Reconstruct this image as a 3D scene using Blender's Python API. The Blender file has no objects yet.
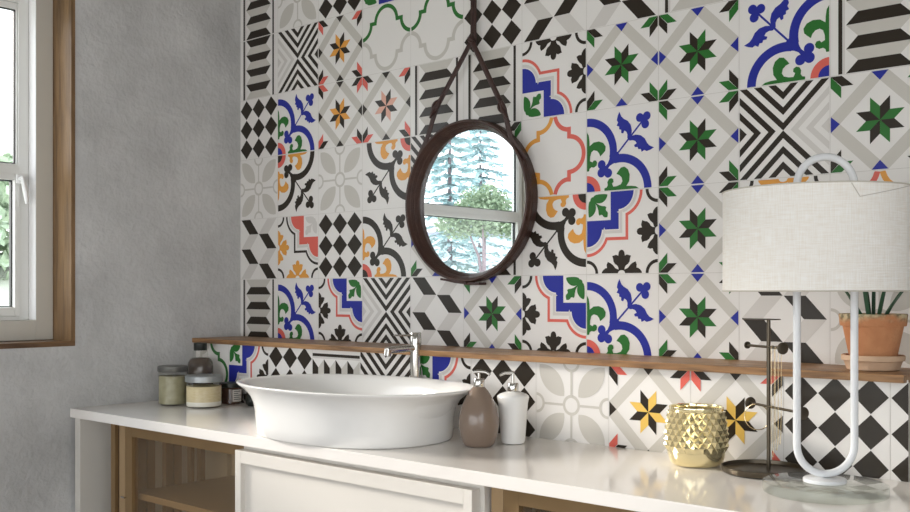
import bpy, bmesh, math, random
from math import sin, cos, pi, radians, sqrt, atan2
from mathutils import Vector, Matrix, noise

C = bpy.context.scene.collection
Z0 = 1.232            # height of the tile joint just above the ledge
CZ = 0.849             # counter top
random.seed(4)

# ------------------------------------------------------------------ materials
def lin(c):
    c = c / 255.0
    return c / 12.92 if c <= 0.04045 else ((c + 0.055) / 1.055) ** 2.4
def col(r, g, b): return (lin(r), lin(g), lin(b), 1)

def mat(name, rgb, rough=0.5, metal=0.0, spec=0.5, noise_amt=0.0, noise_scale=8.0, bump=0.0, bump_scale=60.0,
        rgb2=None, trans=0.0, ior=1.45, coat=0.0, stretch=None, detail=6.0, emit=None):
    m = bpy.data.materials.new(name); m.use_nodes = True
    nt = m.node_tree; b = nt.nodes['Principled BSDF']
    b.inputs['Base Color'].default_value = col(*rgb)
    b.inputs['Roughness'].default_value = rough
    b.inputs['Metallic'].default_value = metal
    b.inputs['Specular IOR Level'].default_value = spec
    b.inputs['IOR'].default_value = ior
    b.inputs['Transmission Weight'].default_value = trans
    b.inputs['Coat Weight'].default_value = coat
    tc = nt.nodes.new('ShaderNodeTexCoord')
    mp = nt.nodes.new('ShaderNodeMapping'); nt.links.new(tc.outputs['Object'], mp.inputs['Vector'])
    if stretch: mp.inputs['Scale'].default_value = stretch
    if rgb2 is not None:
        n = nt.nodes.new('ShaderNodeTexNoise'); n.inputs['Scale'].default_value = noise_scale; n.inputs['Detail'].default_value = detail
        nt.links.new(mp.outputs[0], n.inputs['Vector'])
        r = nt.nodes.new('ShaderNodeValToRGB')
        r.color_ramp.elements[0].position = 0.5 - 0.5 * noise_amt; r.color_ramp.elements[1].position = 0.5 + 0.5 * noise_amt
        r.color_ramp.elements[0].color = col(*rgb); r.color_ramp.elements[1].color = col(*rgb2)
        nt.links.new(n.outputs['Fac'], r.inputs[0]); nt.links.new(r.outputs[0], b.inputs['Base Color'])
    if bump > 0:
        n2 = nt.nodes.new('ShaderNodeTexNoise'); n2.inputs['Scale'].default_value = bump_scale; n2.inputs['Detail'].default_value = 5
        nt.links.new(mp.outputs[0], n2.inputs['Vector'])
        bp = nt.nodes.new('ShaderNodeBump'); bp.inputs['Strength'].default_value = bump; bp.inputs['Distance'].default_value = 0.01
        nt.links.new(n2.outputs['Fac'], bp.inputs['Height']); nt.links.new(bp.outputs[0], b.inputs['Normal'])
    return m

M = {}
TR = 0.28
def tilemat(n, rgb): M[n] = mat('tile_' + n, rgb, TR, spec=0.36, bump=0.02, bump_scale=9)
tilemat('white', (229, 226, 222)); tilemat('black', (47, 40, 32)); tilemat('grey', (200, 196, 188))
tilemat('pale', (209, 205, 200)); tilemat('blue', (42, 50, 150)); tilemat('green', (48, 112, 50))
tilemat('orange', (224, 158, 72)); tilemat('coral', (218, 104, 92)); tilemat('yellow', (228, 190, 98))
tilemat('rose', (222, 170, 150)); tilemat('grout', (196, 192, 184))
TM = ['grout', 'white', 'black', 'grey', 'pale', 'blue', 'green', 'orange', 'coral', 'yellow', 'rose']
TI = {n: i for i, n in enumerate(TM)}

M['counter'] = mat('counter_quartz', (244, 240, 235), 0.10, spec=0.55, rgb2=(236, 231, 225), noise_amt=0.5, noise_scale=5)
M['ceramic'] = mat('white_ceramic', (240, 239, 236), 0.12, spec=0.5)
M['paint'] = mat('white_lacquer', (224, 219, 211), 0.35)
M['panel'] = mat('end_panel_paint', (214, 210, 202), 0.45)
M['bronze'] = mat('bronze_metal', (150, 122, 84), 0.42, metal=0.35, rgb2=(136, 110, 76), noise_amt=0.6, noise_scale=12)
M['chrome'] = mat('brushed_chrome', (205, 202, 196), 0.16, metal=1.0)
M['dark_metal'] = mat('dark_bronze_metal', (92, 84, 72), 0.34, metal=0.85)
M['leather'] = mat('brown_leather', (74, 48, 38), 0.42, rgb2=(52, 34, 28), noise_amt=0.6, noise_scale=30, bump=0.25, bump_scale=240)
M['leather_d'] = mat('dark_leather', (52, 34, 30), 0.4, rgb2=(66, 42, 36), noise_amt=0.6, noise_scale=40, bump=0.25, bump_scale=260)
M['mirror'] = mat('silvered_glass', (242, 245, 245), 0.0, metal=1.0)
M['gold'] = mat('gold_glass', (238, 224, 178), 0.12, metal=0.8, coat=0.5)
M['taupe'] = mat('taupe_glaze', (138, 120, 106), 0.22, rgb2=(128, 111, 98), noise_amt=0.5, noise_scale=12, coat=0.3)
M['lampwhite'] = mat('white_enamel', (228, 230, 232), 0.25)
M['soil'] = mat('soil', (60, 50, 40), 0.95, bump=0.6, bump_scale=120)
M['leaf'] = mat('succulent_leaf', (62, 98, 70), 0.45, rgb2=(40, 72, 52), noise_amt=0.7, noise_scale=18)
M['greylid'] = mat('grey_metal_lid', (158, 162, 162), 0.35, metal=0.5)
M['greylid_d'] = mat('dark_grey_lid', (108, 108, 104), 0.4, metal=0.5)
M['blklid'] = mat('black_plastic', (30, 34, 30), 0.4)
M['amber'] = mat('amber_glass', (74, 52, 42), 0.12, spec=0.6, coat=0.4)
M['lotion'] = mat('dark_lotion', (104, 92, 84), 0.2, spec=0.5, rgb2=(76, 64, 58), noise_amt=0.6, noise_scale=30)
M['sand'] = mat('bath_sand', (226, 212, 176), 0.8, rgb2=(212, 194, 152), noise_amt=0.5, noise_scale=60, stretch=(1, 1, 6))
M['salt'] = mat('white_salt', (242, 238, 228), 0.8)
M['herb'] = mat('dried_herbs', (176, 170, 142), 0.8, rgb2=(140, 136, 108), noise_amt=0.7, noise_scale=50)
M['label'] = mat('paper_label', (206, 202, 194), 0.7)
M['ink'] = mat('ink', (70, 68, 66), 0.7)
M['strip'] = mat('handle_and_lit_reveal_white', (250, 250, 250), 0.3)  # handle plastic, also the daylight painted on the outer frame's reveal
M['plastic'] = mat('white_upvc', (232, 232, 228), 0.3)
M['cream'] = mat('cream_frame_paint', (206, 202, 192), 0.45)
M['seal'] = mat('black_seal', (34, 36, 38), 0.5)
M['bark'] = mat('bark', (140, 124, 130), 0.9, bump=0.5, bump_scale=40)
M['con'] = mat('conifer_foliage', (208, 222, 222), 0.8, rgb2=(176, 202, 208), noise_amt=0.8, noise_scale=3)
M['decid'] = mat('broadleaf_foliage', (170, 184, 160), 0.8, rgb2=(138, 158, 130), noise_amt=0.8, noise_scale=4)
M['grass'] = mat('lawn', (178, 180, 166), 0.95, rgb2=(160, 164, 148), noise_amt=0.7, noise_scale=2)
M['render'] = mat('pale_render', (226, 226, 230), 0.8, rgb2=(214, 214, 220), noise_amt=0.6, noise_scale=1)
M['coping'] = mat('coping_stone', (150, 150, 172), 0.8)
M['floorwood'] = mat('floor_boards', (158, 142, 126), 0.5, rgb2=(136, 120, 104), noise_amt=0.7, noise_scale=6, stretch=(1, 8, 1))
M['ceil'] = mat('ceiling_paint', (172, 166, 156), 0.8)
M['gold_chain'] = mat('fine_gold', (226, 206, 166), 0.25, metal=1.0)

def woodmat(name, a, b, c, stretch, sc=7.0):
    m = mat(name, a, 0.42, bump=0.12, bump_scale=30, stretch=stretch)
    nt = m.node_tree; bs = nt.nodes['Principled BSDF']
    mp = [n for n in nt.nodes if n.type == 'MAPPING'][0]
    n = nt.nodes.new('ShaderNodeTexNoise'); n.inputs['Scale'].default_value = sc; n.inputs['Detail'].default_value = 8
    n.inputs['Distortion'].default_value = 0.6
    nt.links.new(mp.outputs[0], n.inputs['Vector'])
    r = nt.nodes.new('ShaderNodeValToRGB'); e = r.color_ramp.elements
    e[0].position = 0.3; e[0].color = col(*c); e[1].position = 0.68; e[1].color = col(*b)
    k = e.new(0.5); k.color = col(*a)
    nt.links.new(n.outputs['Fac'], r.inputs[0]); nt.links.new(r.outputs[0], bs.inputs['Base Color'])
    return m
M['wood_v'] = woodmat('window_wood_upright', (126, 98, 66), (142, 112, 78), (98, 74, 50), (6, 6, 0.7))
M['wood_y'] = woodmat('window_wood_level', (112, 84, 56), (130, 98, 66), (84, 60, 42), (6, 0.8, 6))
M['wood_x'] = woodmat('ledge_wood', (150, 112, 74), (172, 132, 90), (104, 76, 52), (0.9, 10, 10))

# plaster: mottled, trowelled
def plaster():
    m = mat('grey_plaster', (196, 194, 190), 0.9)
    nt = m.node_tree; bs = nt.nodes['Principled BSDF']
    mp = [n for n in nt.nodes if n.type == 'MAPPING'][0]
    n = nt.nodes.new('ShaderNodeTexNoise'); n.inputs['Scale'].default_value = 3.2; n.inputs['Detail'].default_value = 9; n.inputs['Roughness'].default_value = 0.62
    r = nt.nodes.new('ShaderNodeValToRGB'); e = r.color_ramp.elements
    e[0].position = 0.32; e[0].color = col(176, 176, 175); e[1].position = 0.68; e[1].color = col(210, 210, 209)
    nt.links.new(mp.outputs[0], n.inputs['Vector']); nt.links.new(n.outputs['Fac'], r.inputs[0]); nt.links.new(r.outputs[0], bs.inputs['Base Color'])
    a = nt.nodes.new('ShaderNodeTexNoise'); a.inputs['Scale'].default_value = 55; a.inputs['Detail'].default_value = 9; a.inputs['Distortion'].default_value = 0.2
    v = nt.nodes.new('ShaderNodeTexVoronoi'); v.inputs['Scale'].default_value = 26
    nt.links.new(mp.outputs[0], a.inputs['Vector']); nt.links.new(a.outputs['Color'], v.inputs['Vector'])
    ad = nt.nodes.new('ShaderNodeMath'); ad.operation = 'ADD'
    nt.links.new(a.outputs['Fac'], ad.inputs[0]); nt.links.new(n.outputs['Fac'], ad.inputs[1])
    bp = nt.nodes.new('ShaderNodeBump'); bp.inputs['Strength'].default_value = 0.38; bp.inputs['Distance'].default_value = 0.012
    nt.links.new(ad.outputs[0], bp.inputs['Height']); nt.links.new(bp.outputs[0], bs.inputs['Normal'])
    return m
M['plaster'] = plaster()

def glassmat(name, tint, refl_rough=0.0, alpha_diff=0.0, diff=(200, 200, 200), weave=False):
    """thin clear pane: lets light straight through, reflects by Fresnel"""
    m = bpy.data.materials.new(name); m.use_nodes = True; nt = m.node_tree; nt.nodes.clear()
    out = nt.nodes.new('ShaderNodeOutputMaterial'); tr = nt.nodes.new('ShaderNodeBsdfTransparent'); gl = nt.nodes.new('ShaderNodeBsdfGlossy')
    tr.inputs[0].default_value = col(*tint); gl.inputs['Roughness'].default_value = refl_rough
    fr = nt.nodes.new('ShaderNodeFresnel'); fr.inputs[0].default_value = 1.35
    mx = nt.nodes.new('ShaderNodeMixShader')
    ge = nt.nodes.new('ShaderNodeNewGeometry'); inv = nt.nodes.new('ShaderNodeMath'); inv.operation = 'SUBTRACT'; inv.inputs[0].default_value = 1
    nt.links.new(ge.outputs['Backfacing'], inv.inputs[1]); mu = nt.nodes.new('ShaderNodeMath'); mu.operation = 'MULTIPLY'
    nt.links.new(fr.outputs[0], mu.inputs[0]); nt.links.new(inv.outputs[0], mu.inputs[1])
    nt.links.new(mu.outputs[0], mx.inputs[0]); nt.links.new(tr.outputs[0], mx.inputs[1]); nt.links.new(gl.outputs[0], mx.inputs[2])
    last = mx
    if alpha_diff > 0:
        df = nt.nodes.new('ShaderNodeBsdfDiffuse'); df.inputs[0].default_value = col(*diff)
        m2 = nt.nodes.new('ShaderNodeMixShader'); m2.inputs[0].default_value = alpha_diff
        nt.links.new(mx.outputs[0], m2.inputs[1]); nt.links.new(df.outputs[0], m2.inputs[2]); last = m2
        if weave:
            tc = nt.nodes.new('ShaderNodeTexCoord'); w = nt.nodes.new('ShaderNodeTexChecker'); w.inputs['Scale'].default_value = 220
            mm = nt.nodes.new('ShaderNodeMapRange'); mm.inputs[3].default_value = alpha_diff * 0.6; mm.inputs[4].default_value = min(1, alpha_diff * 1.5)
            nt.links.new(tc.outputs['Object'], w.inputs['Vector']); nt.links.new(w.outputs['Fac'], mm.inputs[0]); nt.links.new(mm.outputs[0], m2.inputs[0])
    nt.links.new(last.outputs[0], out.inputs[0]); return m
M['pane'] = glassmat('window_glass', (252, 252, 252))
M['jarglass'] = glassmat('jar_glass', (248, 248, 246))
M['mesh'] = glassmat('woven_door_infill', (246, 238, 226), 0.2, 0.075, (190, 172, 146), True)
M['disc'] = glassmat('acrylic_disc', (246, 248, 246), 0.02, 0.07, (236, 238, 236))

def linen():
    m = bpy.data.materials.new('linen'); m.use_nodes = True; nt = m.node_tree; nt.nodes.clear()
    out = nt.nodes.new('ShaderNodeOutputMaterial'); df = nt.nodes.new('ShaderNodeBsdfDiffuse'); tl = nt.nodes.new('ShaderNodeBsdfTranslucent')
    uv = nt.nodes.new('ShaderNodeUVMap')
    hs = []
    for sx, sy in ((260, 14), (18, 200)):
        mp = nt.nodes.new('ShaderNodeMapping'); mp.inputs['Scale'].default_value = (sx, sy, 1); nt.links.new(uv.outputs[0], mp.inputs[0])
        n = nt.nodes.new('ShaderNodeTexNoise'); n.inputs['Scale'].default_value = 1.0; n.inputs['Detail'].default_value = 3
        nt.links.new(mp.outputs[0], n.inputs['Vector']); hs.append(n)
    ad = nt.nodes.new('ShaderNodeMath'); ad.operation = 'ADD'
    nt.links.new(hs[0].outputs['Fac'], ad.inputs[0]); nt.links.new(hs[1].outputs['Fac'], ad.inputs[1])
    r = nt.nodes.new('ShaderNodeValToRGB'); e = r.color_ramp.elements
    hf = nt.nodes.new('ShaderNodeMath'); hf.operation = 'MULTIPLY'; hf.inputs[1].default_value = 0.5; nt.links.new(ad.outputs[0], hf.inputs[0])
    e[0].position = 0.36; e[0].color = col(244, 238, 228); e[1].position = 0.62; e[1].color = col(254, 252, 247)
    nt.links.new(hf.outputs[0], r.inputs[0]); nt.links.new(r.outputs[0], df.inputs[0]); nt.links.new(r.outputs[0], tl.inputs[0])
    bp = nt.nodes.new('ShaderNodeBump'); bp.inputs['Strength'].default_value = 0.3; bp.inputs['Distance'].default_value = 0.002
    nt.links.new(ad.outputs[0], bp.inputs['Height']); nt.links.new(bp.outputs[0], df.inputs['Normal'])
    mx = nt.nodes.new('ShaderNodeMixShader'); mx.inputs[0].default_value = 0.08
    nt.links.new(df.outputs[0], mx.inputs[1]); nt.links.new(tl.outputs[0], mx.inputs[2]); nt.links.new(mx.outputs[0], out.inputs[0]); return m
M['linen'] = linen(); M['tape'] = mat('shade_edge_tape', (206, 200, 188), .7)

def terracotta():
    m = mat('terracotta', (184, 118, 78), 0.85, rgb2=(212, 156, 112), noise_amt=0.5, noise_scale=16, bump=0.3, bump_scale=80)
    nt = m.node_tree; bs = nt.nodes['Principled BSDF']; ramp = [n for n in nt.nodes if n.type == 'VALTORGB'][0]
    mp = [n for n in nt.nodes if n.type == 'MAPPING'][0]
    # limescale and moss bloom on the rim
    sp = nt.nodes.new('ShaderNodeSeparateXYZ'); nt.links.new(mp.outputs[0], sp.inputs[0])
    g = nt.nodes.new('ShaderNodeMapRange'); g.inputs[1].default_value = 0.066; g.inputs[2].default_value = 0.104
    n = nt.nodes.new('ShaderNodeTexNoise'); n.inputs['Scale'].default_value = 40; n.inputs['Detail'].default_value = 8
    nt.links.new(mp.outputs[0], n.inputs['Vector']); nt.links.new(sp.outputs[2], g.inputs[0])
    mu = nt.nodes.new('ShaderNodeMath'); mu.operation = 'MULTIPLY'; nt.links.new(g.outputs[0], mu.inputs[0]); nt.links.new(n.outputs['Fac'], mu.inputs[1])
    st = nt.nodes.new('ShaderNodeMapRange'); st.inputs[1].default_value = 0.26; st.inputs[2].default_value = 0.5; nt.links.new(mu.outputs[0], st.inputs[0])
    r2 = nt.nodes.new('ShaderNodeValToRGB'); r2.color_ramp.elements[0].color = col(112, 108, 84); r2.color_ramp.elements[1].color = col(200, 186, 150)
    n3 = nt.nodes.new('ShaderNodeTexNoise'); n3.inputs['Scale'].default_value = 90; nt.links.new(mp.outputs[0], n3.inputs['Vector']); nt.links.new(n3.outputs['Fac'], r2.inputs[0])
    r2.color_ramp.elements[0].position = .4; r2.color_ramp.elements[1].position = .6
    mx = nt.nodes.new('ShaderNodeMix'); mx.data_type = 'RGBA'
    nt.links.new(st.outputs[0], mx.inputs[0]); nt.links.new(ramp.outputs[0], mx.inputs[6]); nt.links.new(r2.outputs[0], mx.inputs[7])
    nt.links.new(mx.outputs[2], bs.inputs['Base Color']); return m
M['terra'] = terracotta()
M['saucer'] = mat('pale_terracotta', (198, 160, 128), 0.85, rgb2=(216, 188, 160), noise_amt=0.6, noise_scale=20, bump=0.2, bump_scale=80)

# ------------------------------------------------------------------ mesh builder
class MB:
    def __init__(s): s.v = []; s.f = []; s.m = []; s.s = []
    def add(s, vs, fs, mi=0, smooth=False):
        o = len(s.v); s.v += [tuple(v) for v in vs]
        for f in fs: s.f.append(tuple(i + o for i in f)); s.m.append(mi); s.s.append(smooth)
        return s
    def box(s, x0, x1, y0, y1, z0, z1, mi=0, bev=0.0):
        bm = bmesh.new(); bmesh.ops.create_cube(bm, size=1)
        for v in bm.verts:
            v.co = Vector(((x0 + x1) / 2 + v.co.x * (x1 - x0), (y0 + y1) / 2 + v.co.y * (y1 - y0), (z0 + z1) / 2 + v.co.z * (z1 - z0)))
        if bev > 0: bmesh.ops.bevel(bm, geom=list(bm.edges), offset=bev, segments=2, profile=0.7, affect='EDGES')
        bm.verts.index_update()
        s.add([v.co for v in bm.verts], [[v.index for v in f.verts] for f in bm.faces], mi); bm.free(); return s
    def rings(s, rings, mi=0, closed=True, cap0=False, cap1=False, smooth=True):
        n = len(rings[0]); vs = [p for r in rings for p in r]; fs = []
        for j in range(len(rings) - 1):
            for i in range(n if closed else n - 1):
                k = (i + 1) % n
                fs.append((j * n + i, j * n + k, (j + 1) * n + k, (j + 1) * n + i))
        if cap0: fs.append(tuple(reversed(range(n))))
        if cap1: fs.append(tuple(range((len(rings) - 1) * n, len(rings) * n)))
        return s.add(vs, fs, mi, smooth)
    def lathe(s, prof, cx=0, cy=0, cz=0, n=48, mi=0, cap0=True, cap1=True, sx=1, sy=1):
        R = [[(cx + r * cos(2 * pi * i / n) * sx, cy + r * sin(2 * pi * i / n) * sy, cz + z) for i in range(n)] for r, z in prof]
        return s.rings(R, mi, True, cap0, cap1)
    def tube(s, pts, r, n=12, mi=0, closed=False, flat=None):
        P = [Vector(p) for p in pts]; N = len(P); R = []
        up = Vector((0, 0, 1)); prev = None
        for i in range(N):
            if closed: t = (P[(i + 1) % N] - P[i - 1]).normalized()
            else: t = (P[min(i + 1, N - 1)] - P[max(i - 1, 0)]).normalized()
            if prev is None:
                a = up.cross(t)
                if a.length < 1e-3: a = Vector((1, 0, 0)).cross(t)
                a.normalize()
            else:
                a = prev - t * prev.dot(t); a.normalize()
            prev = a; b = t.cross(a)
            rr = r[i] if isinstance(r, (list, tuple)) else r
            fa, fb = (1, 1) if flat is None else flat
            R.append([tuple(P[i] + a * rr * fa * cos(2 * pi * k / n) + b * rr * fb * sin(2 * pi * k / n)) for k in range(n)])
        if closed: R.append(R[0]); return s.rings(R, mi, True)
        return s.rings(R, mi, True, True, True)
    def build(s, name, mats, parent=None, loc=None, sharp=40):
        me = bpy.data.meshes.new(name)
        off = Vector(loc) if loc is not None else Vector((0, 0, 0))
        me.from_pydata([tuple(Vector(v) - off) for v in s.v], [], s.f)
        if not isinstance(mats, (list, tuple)): mats = [mats]
        for m in mats: me.materials.append(m)
        me.polygons.foreach_set('material_index', s.m); me.polygons.foreach_set('use_smooth', s.s)
        me.update()
        if any(s.s): me.set_sharp_from_angle(angle=radians(sharp))
        o = bpy.data.objects.new(name, me); C.objects.link(o); o.location = off
        if parent is not None:
            o.parent = parent; o.matrix_parent_inverse = Matrix.Translation(-parent.location) if False else Matrix.Identity(4)
            o.location = off - Vector(parent_world(parent))
        return o
def parent_world(p):
    v = Vector(p.location)
    while p.parent is not None: p = p.parent; v += Vector(p.location)
    return v
def tag(o, label=None, cat=None, group=None, kind=None):
    if label: o['label'] = label
    if cat: o['category'] = cat
    if group: o['group'] = group
    if kind: o['kind'] = kind
    return o
def empty(name, loc, label=None, cat=None, group=None, kind=None):
    o = bpy.data.objects.new(name, None); C.objects.link(o); o.location = loc; o.empty_display_size = 0.05
    return tag(o, label, cat, group, kind)

# ------------------------------------------------------------------ tile designs (unit square, u right, v up)
def arc(cx, cy, r, a0, a1, n=16): return [(cx + r * cos(radians(a0 + (a1 - a0) * i / n)), cy + r * sin(radians(a0 + (a1 - a0) * i / n))) for i in range(n + 1)]
def band(cx, cy, r0, r1, a0, a1, n=20): return arc(cx, cy, r1, a0, a1, n) + arc(cx, cy, r0, a1, a0, n)
def stroke(pts, w):
    L, R_ = [], []
    for i, p in enumerate(pts):
        a = pts[max(i - 1, 0)]; b = pts[min(i + 1, len(pts) - 1)]
        if 0 < i < len(pts) - 1:
            d1 = Vector((p[0] - a[0], p[1] - a[1])).normalized(); d2 = Vector((b[0] - p[0], b[1] - p[1])).normalized()
            n1 = Vector((-d1.y, d1.x)); n2 = Vector((-d2.y, d2.x)); nn = (n1 + n2)
            nn = nn.normalized() / max(0.5, sqrt((1 + n1.dot(n2)) / 2)) if nn.length > 1e-4 else n1
        else:
            d = Vector((b[0] - a[0], b[1] - a[1])).normalized(); nn = Vector((-d.y, d.x))
        L.append((p[0] + nn.x * w / 2, p[1] + nn.y * w / 2)); R_.append((p[0] - nn.x * w / 2, p[1] - nn.y * w / 2))
    return L + R_[::-1]
def circ(cx, cy, r, n=18): return [(cx + r * cos(2 * pi * i / n), cy + r * sin(2 * pi * i / n)) for i in range(n)]
def strokequads(pts, w):
    """a stroke as a ribbon polygon; kept as one n-gon"""
    return stroke(pts, w)
def dmir(P): return [(v, u) for u, v in P]
def xmir(P): return [(1 - u, v) for u, v in P]
def smooth_poly(P, it=2):
    for _ in range(it):
        Q = []
        n = len(P)
        for i in range(n):
            a, b = P[i], P[(i + 1) % n]
            Q.append((a[0] * .75 + b[0] * .25, a[1] * .75 + b[1] * .25)); Q.append((a[0] * .25 + b[0] * .75, a[1] * .25 + b[1] * .75))
        P = Q
    return P

def d_diamonds(o):
    L = []
    for i in range(3):
        for j in range(3):
            cx, cy = (i + .5) / 3, (j + .5) / 3; h = 1 / 6 - .003
            L.append((1, 'black', [(cx - h, cy), (cx, cy - h), (cx + h, cy), (cx, cy + h)]))
    return L
def d_star(o):
    A, B, K, T = o.get('c', ('green', 'black', 'green', 'blue'))   # star accent, dark, corner accent, edge triangle
    L = []
    e, d = .085, .095
    for k in range(4):
        rot = lambda P, k=k: [((u - .5) * cos(k * pi / 2) - (v - .5) * sin(k * pi / 2) + .5, (u - .5) * sin(k * pi / 2) + (v - .5) * cos(k * pi / 2) + .5) for u, v in P]
        L.append((1, T, rot([(0, .5 - e), (d, .5), (0, .5 + e)])))
        L.append((1, 'grey', rot([(0, .5 + e), (d, .5), (.5, 1 - d), (.5 - e, 1)])))
    s = .14; q = s / sqrt(2)
    for k in range(8):
        a = k * pi / 4
        R1 = (.5 + s * cos(a), .5 + s * sin(a)); R2 = (.5 + s * cos(a + pi / 4), .5 + s * sin(a + pi / 4))
        tip = (R1[0] + R2[0] - .5, R1[1] + R2[1] - .5)
        L.append((1, B if k % 2 == 0 else A, [(.5, .5), R1, tip, R2]))
    for (cx, cy, sx, sy) in ((0, 0, 1, 1), (1, 0, -1, 1), (0, 1, 1, -1), (1, 1, -1, -1)):
        up = [(0, 0), (0, .115), (.11, .235), (.11, .115)]; rt = dmir(up)
        up_c = K if (cx == cy) == (cy == 0) and cy == 0 else B
        # bottom-left: upright accent; top-left: sideways accent; bottom-right: sideways accent; top-right: upright accent
        acc_up = (cx == cy)
        for P, acc in ((up, acc_up), (rt, not acc_up)):
            L.append((1, K if acc else B, [(cx + sx * u, cy + sy * v) for u, v in P]))
    return L
def d_trap(o):
    L = []
    for x0, x1 in ((.078, .12), (.866, .906)): L.append((1, 'black', [(x0, 0), (x1, 0), (x1, 1), (x0, 1)]))
    L.append((1, 'pale', [(.122, 0), (.148, 0), (.148, 1), (.122, 1)]))
    for j in range(4):
        z = j * .25
        L.append((1, 'black', [(.158, z), (.825, z), (.70, z + .125), (.28, z + .125)]))
        L.append((1, 'grey', [(.28, z + .125), (.70, z + .125), (.825, z + .25), (.158, z + .25)]))
    return L
def d_cubes(o):
    L = []
    for b in range(4):
        t = 1 - b * .25; m = t - .25
        if b % 2 == 0:
            L.append((1, 'black', [(.025, t), (.27, t), (.495, m), (.25, m)])); L.append((1, 'pale', [(.73, t), (.975, t), (.75, m), (.505, m)]))
        else:
            L.append((1, 'pale', [(.25, t), (.495, t), (.27, m), (.025, m)])); L.append((1, 'black', [(.505, t), (.75, t), (.975, m), (.73, m)]))
    return L
def d_petals(o):
    L = [(2, 'grey', band(.5, .5, .085, .12, 0, 360, 36))]
    for k in range(4):
        rot = lambda P, k=k: [((u - .5) * cos(k * pi / 2) - (v - .5) * sin(k * pi / 2) + .5, (u - .5) * sin(k * pi / 2) + (v - .5) * cos(k * pi / 2) + .5) for u, v in P]
        a = Vector((.045, .955)); b = Vector((.40, .60)); c = (a + b) / 2; h = (b - a).length / 2; w = .125
        r = (h * h + w * w) / (2 * w); d = Vector((b - a)).normalized(); n = Vector((-d.y, d.x)); P = []
        ang = math.asin(h / r)
        for sgn in (1, -1):
            cc = c - n * sgn * (r - w)
            for i in range(13):
                t = -ang + 2 * ang * i / 12
                if sgn < 0: t = -t
                P.append(tuple(cc + n * sgn * r * cos(t) + d * r * sin(t)))
        L.append((1, 'grey', rot(P)))
        L.append((1, 'pale' if False else 'grey', rot([(.115, .486), (.385, .486), (.385, .514), (.115, .514)])))
        L.append((1, 'grey', rot(band(0, .5, .088, .12, -90, 90, 16))))
    return L
def d_chevron(o):
    L = []
    def quad(kind, colr, k):
        off = 0 if kind == 'A' else 1 / 12
        for i in range(3):
            d0 = off + i / 6; d1 = min(d0 + 1 / 12, .5)
            P = [(.5, .5 + d0), (1 - d0, 1), (1 - d1, 1), (.5, .5 + d1), (d1, 1), (d0, 1)]
            if d1 >= .4999: P = [(.5, .5 + d0), (1 - d0, 1), (d0, 1)]
            c_, s_ = round(cos(k * pi / 2)), round(sin(k * pi / 2))
            L.append((1, colr, [((u - .5) * c_ - (v - .5) * s_ + .5, (u - .5) * s_ + (v - .5) * c_ + .5) for u, v in P]))
    quad('A', 'black', 0); quad('A', 'black', 2); quad('B', 'black', 1); quad('B', 'pale', 3)
    return L
def d_lattice(o):
    A, B = o.get('c', ('orange', 'coral'))
    path = [(.52, 1.0)] + arc(.74, 1.03, .215, 192, 270, 12) + [(.74, .74)] + arc(.74, .5, .225, 86, -86, 24) + [(.74, .26)] + arc(.74, -.03, .215, 90, 168, 12) + [(.52, 0)]
    path = [(.525, 1.0)] + arc(.74, 1.03, .215, 195, 262, 12) + [(.742, .818), (.742, .727)] + arc(.74, .5, .225, 80, -80, 24) + [(.742, .273), (.742, .182)] + arc(.74, -.03, .215, 98, 165, 12) + [(.525, 0)]
    P = stroke(path, .058)
    return [(1, B, P), (1, A, xmir(P))]
def d_step(o):
    S, F, R_, K, LF = o.get('c', ('blue', 'black', 'coral', 'black', 'green'))  # step, flower, line, arcs, leaf
    f = lambda P: [(u, 1 - v) for u, v in P]    # written from the top-left corner, v down
    L = []
    a1 = arc(.45, 0, .22, 0, 90, 8)
    P = [(.345, 0)] + a1 + [(.46, .22), (.46, .46)] + [(.22, .46)] + dmir(a1)[::-1] + [(0, .345), (.345, .345)]
    L.append((1, S, f(P)))
    g = arc(.455, 0, .25, 0, 86, 8); pg = g + [(.49, .25), (.49, .49), (.25, .49)] + dmir(g)[::-1]
    L.append((1, 'pale', f(stroke(pg, .04))))
    g = arc(.47, 0, .305, 0, 70, 8); pg = g + [(.575, .575)] + dmir(g)[::-1]
    L.append((1, R_, f(stroke(pg, .038))))
    # half flowers on the two far edges
    ce = [(0, 278), (20, 270), (33, 248), (38, 208), (62, 220), (108, 206), (97, 172), (93, 140), (76, 112), (50, 92), (38, 72), (35, 48), (44, 30), (30, 26), (20, 34), (0, 38)]
    sd_ = [(40, 48), (72, 62), (100, 100), (126, 122), (160, 138), (173, 102), (169, 66), (192, 60), (212, 42), (226, 24), (232, 2), (42, 2), (32, 24)]
    cv = lambda P: [(.5 + a / 813, b / 967) for a, b in P]
    C_ = cv(ce); C_ = C_ + [(1 - u, v) for u, v in C_[::-1]][1:-1]
    for tr in (lambda P: P, lambda P: [(1 - v, u) for u, v in P]):
        L.append((1, F, tr(C_))); L.append((1, F, tr(cv(sd_)))); L.append((1, F, tr([(1 - u, v) for u, v in cv(sd_)])))
    L.append((1, K, band(1, 0, .125, .165, 90, 180, 8))); L.append((1, K, band(0, 0, .125, .165, 0, 90, 8))); L.append((1, K, band(1, 1, .125, .165, 180, 270, 8)))
    # leaf in the corner square
    tb = smooth_poly([(.095, .02), (.30, .02), (.30, .05), (.27, .10), (.21, .135), (.14, .13), (.10, .09)], 2)
    df = [(.07, .10), (.10, .07), (.14, .13), (.20, .165), (.29, .175), (.27, .22), (.31, .25), (.30, .30), (.30, .31), (.25, .31), (.22, .27), (.175, .29), (.165, .20), (.13, .14)]
    L.append((1, LF, f(tb))); L.append((1, LF, f(dmir(tb)))); L.append((1, LF, f(smooth_poly(df, 1)))); L.append((1, LF, f(circ(.09, .09, .04))))
    return L
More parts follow.
